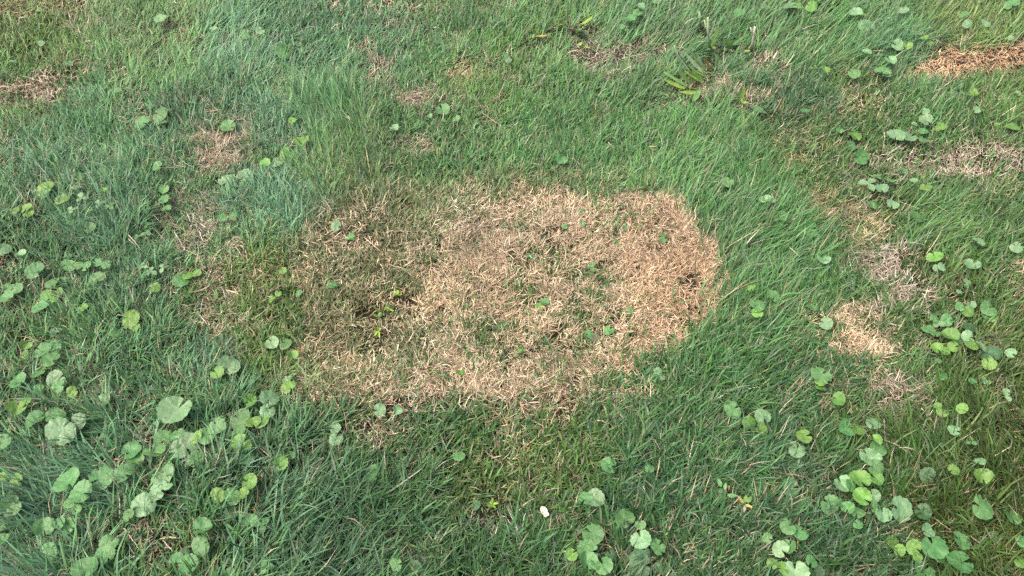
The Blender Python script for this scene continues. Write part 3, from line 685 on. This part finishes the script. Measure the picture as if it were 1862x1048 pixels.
def seedling(name, b, leaves, label, sm):
    base = Vector(on_ground(*b)); base.z -= .003; root = empty(name, base)
    top = base + Vector((0, 0, .028))
    for k, (u0, v0, u1, v1, t, w) in enumerate(leaves):
        gx_, gy_, gz_ = on_ground(u0, v0); x, y = G(u0, v0, gz_ + .03); p0 = Vector((float(x), float(y), gz_ + .03))
        x, y = G(u1, v1, gz_ + .036); p1 = Vector((float(x), float(y), gz_ + .036)); d = p1 - p0
        me = oval_mesh('pointed_leaf', LEAF[t], w, .85, -.12, .3, k + 40)
        lf = link('leaf', me, root, p0 - base, aim(d, (0, -.3, 1)), d.length)
        inv = (Matrix.Translation(base) @ lf.matrix_local).inverted()
        vs, fs = tube([inv @ top, inv @ p0], [.03, .025], 4)
        link('leaf_stalk', mesh_of('leaf_stalk', vs, fs, sm), lf)
        LEAF_SPOTS.append((*((p0 + p1) / 2), d.length * .5))
    vs, fs = tube([Vector((0, 0, 0)), Vector((.002, 0, .014)), top - base], [.0016, .0014, .001], 5)
    link('stem', mesh_of('stem', vs, fs, sm), root); tag(root, label, 'seedling')
def SE(a, b, t, w): a, b = q(*a), q(*b); return (a[0], a[1], b[0], b[1], t, w)
seedling('seedling', q(300, 430), [SE((200, 340), (150, 190), 'g', .55), SE((260, 390), (285, 265), 'p', .5), SE((240, 400), (150, 420), 'g', .6), SE((310, 490), (480, 490), 'g', .42), SE((240, 500), (150, 560), 'g', .6), SE((330, 380), (340, 320), 'o', .5)],
         'red-stalked seedling with oval green leaves in blue-green grass', STALK_RED)
seedling('seedling', q(605, 640), [SE((595, 630), (490, 490), 'o', .32), SE((620, 650), (755, 695), 'o', .35), SE((605, 660), (605, 780), 's', .28), SE((610, 610), (640, 480), 'y', .6), SE((640, 600), (740, 510), 'y', .6)],
         'yellowing seedling with spread pointed leaves by a red-stalked one', STALK_RED)

# ---- fallen petal and loose straws
def petal(u, v, size, label):
    gx_, gy_, gz_ = on_ground(u, v); x, y = G(u, v, gz_ + .034)
    me = leaf_mesh('petal', 77, LEAF['w'], 3, .15, .05, .5, .55, .35)
    o = link('petal', me, None, (float(x), float(y), gz_ + .030), aim((-.45, .75, .1), (.2, -.5, 1)), size)
    LEAF_SPOTS.append((float(x), float(y), gz_ + .03, size * .6))
    tag(o, label, 'petal')
petal(994, 936, .021, 'white fallen petal lying on green mown grass')
gx_, gy_, gz_ = on_ground(311, 255); x_, y_ = G(311, 255, gz_ + .035)
tag(link('petal', leaf_mesh('petal', 78, LEAF['s'], 3, .15, .05, .5, .5, .4), None, (float(x_), float(y_), gz_ + .03), aim((.2, .8, .3), (.1, -.6, 1)), .016), 'tiny pinkish dry bud beside the four-leaved weed', 'bud')

STRAWS = [('L',790,562,945,540,5,'b','brown stick resting on dark fine grass'),('L',905,725,1015,805,3,'s','long straw crossing dark grass beside round leaves'),('L',500,468,552,428,6,'s','flat tan straw tucked under a scalloped leaf'),
 ('L',752,860,800,785,3,'s','thin upright straw in dark blue-green grass'),('L',1335,258,1403,250,3,'s','pale straw by the olive grass'),('L',440,1030,500,1045,2,'s','short straw in blue-green grass'),
 ('H',600,450,720,385,3,'s','long straw across the matted straw tuft'),('H',785,345,850,318,4,'s','short flat straw beside the matted tuft'),('H',112,292,180,356,3,'w','white straw in bright combed grass'),
 ('H',690,40,850,100,2,'s','thin curved straw near paired pale leaves'),('H',905,65,990,110,2,'s','thin straw on fading grass'),('H',985,580,1040,555,4,'s','broken straw end beside pale leaflets'),
 ('B',1225,612,1370,712,2.5,'s','long fine straw in short green grass'),('B',455,908,487,872,4,'o','yellow straw bit in combed green grass'),('B',503,632,512,660,4,'w','white straw bit in combed green grass'),
 ('B',85,225,112,200,3,'w','white straw sliver in blue-green grass'),('A',1110,610,1225,595,2.5,'s','pale straw lying in the blue-green grass'),('A',100,100,155,90,5,'w','white straw near the tan thatch corner'),
 ('A',945,5,970,25,5,'w','curled white straw in the sleek green grass'),
 ('C',1000,738,1068,775,3,'s','tan straw in dark green grass'),('C',520,775,548,800,4,'w','whitish straw bit in mid-green grass'),('C',740,800,790,795,5,'s','short tan straw bit in bright grass'),('C',0,690,40,662,3,'w','white straw in short green grass'),
 ('D',172,165,265,130,4,'w','bleached white straw on sleek combed grass'),('D',565,838,632,870,3,'s','thin straw by the straw mat'),('D',790,578,835,525,2.5,'w','white straw in dark green grass'),
 ('D',768,860,800,795,2.5,'w','upright white straw by paired pale leaves'),('D',222,553,275,530,2.5,'w','white straw in dark blue-green grass'),('D',555,280,640,272,2.5,'s','straw lying over combed grass'),
 ('D',585,470,600,400,3,'s','upright tan straw under pale leaves'),('J',670,905,800,885,4,'b','reddish twig in green grass'),('J',798,885,808,980,2.5,'b','thin reddish stalk hanging from a twig'),
 ('J',1372,735,1400,772,5,'w','pale straw bit near the white petal'),('J',305,300,312,385,2.5,'s','upright straw in short grass'),('J',600,205,585,265,3,'w','forked white straw at the tan fringe'),
 ('I',700,815,770,905,5,'s','thick tan straw in a bleached tuft'),('I',770,840,785,935,4,'s','upright bleached straw in a tuft'),('I',890,850,955,920,4,'w','white straw among long flat grass'),('I',870,945,915,910,4,'s','short straw among long flat grass'),
 ('I',805,970,895,1018,3,'s','slanting straw by a three-leaved weed'),('I',400,70,520,45,3,'o','yellowish straw beside bright round leaf'),('I',400,120,450,50,2.5,'s','thin straw crossing another beside bright leaf'),
 ('I',750,225,840,120,3,'s','slanting straw beside the biggest leaf'),('I',555,800,610,745,3,'s','bent straw in grey-green grass'),('I',700,815,730,780,2.5,'w','short white straw atop a tuft'),
 ('E',945,205,1000,300,4,'w','bleached straw stalk in blue-green grass'),('E',1085,210,1105,270,4,'w','upright white straw by bleached stalks'),('E',1000,310,1095,350,4,'s','flat straw under bleached stalks'),
 ('E',1105,572,1090,660,3,'w','upright white straw by pale tuft'),('E',1080,660,1140,730,4,'w','slanting white straw in pale tuft'),('E',1210,520,1230,585,3,'w','curled white straw in grey grass'),
 ('E',1280,290,1315,345,4,'s','tan straw beside yellowish grass'),('E',700,255,735,285,3,'w','short white straw in mixed grass'),('E',830,115,880,170,2.5,'w','fine white straw in mixed grass'),('E',235,455,225,575,2.5,'s','upright straw behind yellow-green leaves'),
 ('F',585,240,685,330,5,'s','pale straw on mixed brown grass'),('F',895,665,935,720,6,'w','flat bleached straw at the dead patch edge'),('F',680,725,740,765,4,'w','white straw beside the yellow seedling'),('F',215,415,240,500,3,'s','upright tan straw at the patch rim'),
 ('K',712,550,728,580,4,'w','white straw tip in blue-green grass'),('K',1110,80,1165,50,3,'w','pale straw in blue-green grass'),('K',765,285,820,370,2.5,'s','grey straw in blue-green grass'),('K',690,500,725,455,2.5,'s','straw beside a half-hidden leaf')]
SMAT = {'s': STRAW, 'w': STRAW_W, 'b': STRAW_B, 'o': LEAF['o'], 'g': LEAF['g']}
for k, (sh, x0, y0, x1, y1, w, mt, lab) in enumerate(STRAWS):
    ox, oy, sc = SH[sh]; u0, v0, u1, v1 = ox + x0 / sc, oy + y0 / sc, ox + x1 / sc, oy + y1 / sc
    ll = local_length((u0 + u1) / 2, (v0 + v1) / 2)
    pts = []; r = w / sc * mm_per_mark(u0, v0) * .42
    for s in (0, .2, .4, .6, .8, 1):
        u, v = u0 + (u1 - u0) * s, v0 + (v1 - v0) * s
        gx_, gy_, gz_ = on_ground(u, v)
        z = gz_ + ll * .62 + .003 * math.sin(s * 5 + k)
        if s in (0, 1): z -= ll * (.3 if s == 0 else .1)
        x, y = G(u, v, z); pts.append(Vector((float(x) + rl.uniform(-1, 1) * r, float(y) + rl.uniform(-1, 1) * r, z)))
        LEAF_SPOTS.append((float(x), float(y), z, .006))
    org = pts[0].copy()
    vs, fs = tube([p_ - org for p_ in pts], [r, r * rl.uniform(.8, 1.1), r, r * .9, r * .75, r * .35], 5)
    tag(link('twig' if mt == 'b' else 'straw', mesh_of('straw', vs, fs, SMAT[mt]), None, org), lab, 'twig' if mt == 'b' else 'straw', 'loose straws lying on the lawn')

# ------------------------------------------------------------------ the grass itself
def blades_mesh(name, B, mat, seg=4):
    """B: dict of arrays x y z len wid az lean curl twist rgb(3) ; strips of quads with a pointed tip"""
    n = B['x'].size
    if n == 0: return None
    ss = np.array([0, .3, .62, 1.0]) if seg == 4 else np.array([0, .5, 1.0])
    wf = np.array([.75, 1.0, .8, .0]) if seg == 4 else np.array([.9, .9, 0])
    K = len(ss); nv = 2 * (K - 1) + 1
    co = np.zeros((n, nv, 3), np.float32)
    hx, hy = np.cos(B['az']), np.sin(B['az'])
    px, py, pz = B['x'].copy(), B['y'].copy(), B['z'].copy()
    tw = B['twist']; sx, sy = -hy * np.cos(tw) + hx * np.sin(tw) , hx * np.cos(tw) + hy * np.sin(tw)
    bend = B['side']
    for k in range(K):
        if k:
            sm = (ss[k] + ss[k - 1]) / 2; dl = (ss[k] - ss[k - 1]) * B['len']
            ph = B['lean'] + B['curl'] * sm
            aa = B['az'] + bend * sm
            px = px + np.cos(aa) * np.sin(ph) * dl; py = py + np.sin(aa) * np.sin(ph) * dl; pz = pz + np.cos(ph) * dl
            floor_ = B['floor']; pz = np.maximum(pz, floor_)
        if k < K - 1:
            w = B['wid'] * wf[k] * .5
            zz = np.sin(tw * 1.7) * .5 * w
            co[:, 2 * k] = np.stack([px - sx * w, py - sy * w, pz - zz], -1); co[:, 2 * k + 1] = np.stack([px + sx * w, py + sy * w, pz + zz], -1)
        else:
            co[:, 2 * k] = np.stack([px, py, pz], -1)
    base = (np.arange(n) * nv)[:, None]
    quads = np.concatenate([base + np.array([[2 * k, 2 * k + 1, 2 * k + 3, 2 * k + 2]]) for k in range(K - 2)], 1).reshape(-1)
    tris = (base + np.array([[2 * K - 4, 2 * K - 3, 2 * K - 2]])).reshape(-1)
    nq, ntz = n * (K - 2), n
    me = bpy.data.meshes.new(name)
    me.vertices.add(n * nv); me.vertices.foreach_set('co', co.reshape(-1))
    me.loops.add(nq * 4 + ntz * 3); me.loops.foreach_set('vertex_index', np.concatenate([quads, tris]).astype(np.int32))
    me.polygons.add(nq + ntz)
    me.polygons.foreach_set('loop_start', np.concatenate([np.arange(nq) * 4, nq * 4 + np.arange(ntz) * 3]).astype(np.int32))
    me.polygons.foreach_set('use_smooth', np.ones(nq + ntz, bool))
    me.update(calc_edges=True)
    at = me.attributes.new('tint', 'FLOAT_COLOR', 'POINT')
    c = np.ones((n, nv, 4), np.float32); c[:, :, :3] = B['rgb'][:, None, :]
    at.data.foreach_set('color', c.reshape(-1))
    me.materials.append(mat); me.validate()
    return me

def lerp(a, b, t): return a + (b - a) * t[:, None]

GREEN_MID, GREEN_BLUE, GREEN_YEL = np.array([.062, .192, .046]), np.array([.094, .202, .122]), np.array([.145, .202, .050])
DEADC = {0: [(.50, .405, .270), (.42, .325, .208), (.27, .192, .120), (.57, .485, .345)], 1: [(.40, .35, .265), (.47, .42, .335), (.25, .205, .15), (.33, .26, .18)],
         2: [(.54, .390, .250), (.46, .31, .185), (.32, .20, .115), (.60, .455, .305)], 3: [(.36, .31, .19), (.42, .36, .24), (.24, .19, .11), (.28, .27, .13)]}

def grow(x, y, scale_w, thin):
    n = x.size; u, v = M(x, y)
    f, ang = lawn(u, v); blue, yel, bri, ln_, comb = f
    D, kind, patch, core, strip = deadness(u, v)
    z = gh(x, y)
    R = RNG.random
    dead = R(n) < D
    clump = fbm(x * 26, y * 26, 101, 2); tone = fbm(x * 9, y * 9, 107, 2)
    # living blades
    L_ = ln_ * .01 * (.55 + .6 * R(n)) * (.75 + .5 * clump) * (1.04 + .26 * sstep(5, 7, ln_))
    L_ *= np.where(patch > .4, .85, 1) * np.where(patch > .3, 1.12, 1 - 1.05 * np.clip(D - .28, 0, .62))
    az = ang + RNG.normal(0, 1, n) * (1.75 * (1 - comb) + .12) + (fbm(x * 7, y * 7, 113, 2) - .5) * 1.3
    lean = np.clip(.25 + .85 * comb + RNG.normal(0, .28, n), .02, 1.45)
    curl = np.clip(RNG.normal(.75, .5, n), -.3, 2.0) * (1.05 - .45 * comb)
    wid = (.0018 + .0019 * R(n)) * (1 + .12 * sstep(500, 900, v)) * scale_w * (1 + .15 * (1 - comb))
    bb = np.clip(blue + RNG.normal(0, .22, n), 0, 1); yy = np.clip(yel * .9 + RNG.normal(.02, .18, n), 0, 1)
    rgb = lerp(lerp(np.tile(GREEN_MID, (n, 1)), np.tile(GREEN_BLUE, (n, 1)), bb), np.tile(GREEN_YEL, (n, 1)), yy)
    dulln = np.clip(patch * (1 - core), 0, 1)[:, None] * .55; rgb = rgb * (1 - dulln) + np.array([.22, .235, .125]) * dulln
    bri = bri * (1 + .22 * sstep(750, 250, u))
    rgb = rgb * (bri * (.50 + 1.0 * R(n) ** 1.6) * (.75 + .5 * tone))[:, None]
    # pale undersides and split tips here and there
    pal = R(n) < .05
    rgb[pal] = rgb[pal] * .5 + np.array([.20, .27, .20]) * .5
    # dead blades
    nd = dead
    pick = (R(n) ** .8 * 4).astype(int) % 4
    dc = np.zeros((n, 3))
    for k in DEADC:
        t = np.array(DEADC[k])[pick]; dc = np.where((kind == k)[:, None], t, dc)
    stand = nd & (D < .40) & (R(n) < .38 * (1.1 - comb))
    dull = np.where((D < .36) & ~stand, .8, 1.0)                              # old brown thatch low in living grass
    tuft = fbm(x * 11, y * 11, 151, 3)
    low = ((D < .42) & ~stand)[:, None]; dc = np.where(low, dc * .55 + np.array([.17, .15, .095]) * .45, dc)
    dc = dc * (dull * (.62 + .62 * R(n)) * (.72 + .56 * tuft))[:, None]
    dc = np.where(((core > .5) & (u > 1130))[:, None], dc * np.array([1.03, .965, .95]), dc)
    warm = (fbm(x * 5, y * 5, 157, 2) - .5)[:, None]; dc = dc * (1 + warm * np.array([.10, -.01, -.14]))
    rgb = np.where(nd[:, None], dc, rgb)
    long_ = (R(n) < .10) & (kind == 1)
    flat = np.clip(RNG.normal(1.25, .25, n), .3, 1.6); L0, lean0, az0 = L_, lean, az
    L_ = np.where(nd, np.where(long_, .05, .013 + .021 * R(n)), L_)
    lean = np.where(nd, flat, lean); az = np.where(nd, 12 * fbm(x * 9, y * 9, 163, 2) + RNG.normal(0, 1.3, n), az)
    curl = np.where(nd, RNG.normal(.1, .95, n), curl)
    wid = np.where(nd, np.where(core > .4, .0009 + .0011 * R(n), .0010 + .0012 * R(n)) * scale_w, wid)
    L_ = np.where(stand, L0 * .95, L_); lean = np.where(stand, lean0 + .15, lean); az = np.where(stand, az0 + .5 * RNG.normal(0, 1, n), az)
    lift = np.where(nd & (D > .33), R(n) ** 1.3 * .016, np.where(nd, R(n) * .008, 0))
    # bare pockets in the dead mat, where the blades lie lower
    pocket = np.maximum(sstep(.56, .70, fbm(x * 42, y * 42, 131, 2)), .9 * sstep(.62, .74, fbm(x * 85, y * 85, 139, 2))) * np.where(core > .5, 1, np.where(patch > .4, .25, .25)) * (D > .36)
    keep = R(n) > pocket * .93
    hole = np.zeros(n)
    for hu, hv, ru, rv_, d in HOLES:
        hole = np.maximum(hole, np.exp(-((u - hu) / ru) ** 2 - ((v - hv) / rv_) ** 2) * min(1, d * 50))
    keep &= R(n) > hole * 1.1
    B = dict(x=x, y=y, z=z + lift - .002, len=L_, wid=wid, az=az, lean=lean, curl=curl, twist=RNG.normal(0, .5, n), side=RNG.normal(0, .55, n), rgb=rgb, floor=z + .001 + lift * .5)
    # blades under a leaf grow around it: shorten them
    if thin:
        cell = {}
        for (lx, ly, lz, lr) in LEAF_SPOTS:
            ex, ey = x - lx, y - ly
            near = np.nonzero((np.abs(ex) < lr + .03) & (np.abs(ey) < lr + .03))[0]
            if near.size:
                d_ = np.hypot(ex[near], ey[near]); top = max(lz - .006, .004)
                inside = near[d_ < lr * .95 + .008]
                m_ = np.maximum(lz - z[inside] - .006, .012)
                B['len'][inside] = np.minimum(B['len'][inside], m_ * 1.1)
    sel = lambda mk: {k: a[mk] for k, a in B.items()}
    return sel, keep, nd, u, v, D, kind, core, strip, patch

# near field: thick blades everywhere around the surveyed lawn
def scatter(n, x0, x1, y0, y1, accept):
    xs, ys = [], []
    got = 0
    while got < n:
        x = RNG.uniform(x0, x1, 400000); y = RNG.uniform(y0, y1, 400000)
        ok = RNG.random(400000) < accept(x, y); xs.append(x[ok]); ys.append(y[ok]); got += ok.sum()
    return np.concatenate(xs)[:n], np.concatenate(ys)[:n]
def near_acc(x, y):
    u, v = M(x, y); d = np.sqrt(x * x + y * y + CAM_H ** 2)
    out = np.maximum(np.maximum(-u, u - W) / W, np.maximum(-v, v - H) / H)
    return np.clip((1.45 / d), 0, 1) ** .7 * np.where(out < .06, 1, np.where(out < .2, .4, 0)) * (y > .12)
x, y = scatter(325000, -2.7, 2.7, .12, 3.1, near_acc)
x2, y2 = scatter(105000, -.95, .85, .75, 1.75, lambda a, b: near_acc(a, b) * np.clip(deadness(*M(a, b))[0] - .2, 0, .7))
x, y = np.concatenate([x, x2]), np.concatenate([y, y2])
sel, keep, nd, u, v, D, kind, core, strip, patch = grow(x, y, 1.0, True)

def stuff(name, mk, mat, label, cat, seg=4):
    me = blades_mesh(name, sel(mk & keep), mat, seg)
    if me is None: return
    o = bpy.data.objects.new(name, me); COL.objects.link(o); tag(o, label, cat, kind='stuff')

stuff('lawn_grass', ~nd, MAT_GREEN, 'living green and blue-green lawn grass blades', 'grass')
left = nd.copy()
mk = left & (np.maximum(core, patch) > .4); left &= ~mk
stuff('dead_grass', mk, MAT_DEAD, 'large straw-coloured patch of dead matted grass', 'dead grass')
mk = left & (strip > .3); left &= ~mk
stuff('dead_grass', mk, MAT_DEAD, 'orange-brown strip of dead grass', 'dead grass')
NAMED = [(1770,295,150,60,'bleached mat of straw near the orange-brown strip'), (1590,480,110,130,'chain of matted straw tufts beside bright combed grass'), (1570,640,110,60,'tan tuft of dead grass beside dark lawn'), (1630,735,70,45,'frayed straw tuft among round leaves'),
         (1130,118,120,34,'tan band of dead grass behind short green grass'), (1350,160,85,50,'grey straw tuft beside broad strap leaves'), (690,130,90,80,'bleached straw tufts between combed grasses'), (740,278,62,32,'small brown tuft just outside the large dead patch'),
         (80,160,140,50,'brown thatch among the long combed grass'), (408,278,75,60,'bleached straw tuft among blue-green grass'), (370,500,90,120,'stringy white straw in grey-green grass'), (265,985,130,50,'frayed straw in long flat blue-green grass')]
for a, b, rx, ry, lab in NAMED:
    mk = left & (((u - a) / rx) ** 2 + ((v - b) / ry) ** 2 < 1) & (D > .35); left &= ~mk
    stuff('dead_grass', mk, MAT_DEAD, lab, 'dead grass')
stuff('thatch', left, MAT_DEAD, 'brown dry thatch lying low between living grass blades', 'thatch')

# farther out: the same lawn, coarser
def far_acc(x, y):
    u, v = M(x, y); r = np.hypot(x, y - 1.2)
    out = np.maximum(np.maximum(-u, u - W) / W, np.maximum(-v, v - H) / H)
    out = np.where(y < .1, 1, out)
    return np.where(out > .1, 1, 0) * np.clip(2.0 / np.maximum(r, .3), 0, 1) ** 1.8 * (r < 9)
x, y = scatter(120000, -9, 9, -7.5, 10, far_acc)
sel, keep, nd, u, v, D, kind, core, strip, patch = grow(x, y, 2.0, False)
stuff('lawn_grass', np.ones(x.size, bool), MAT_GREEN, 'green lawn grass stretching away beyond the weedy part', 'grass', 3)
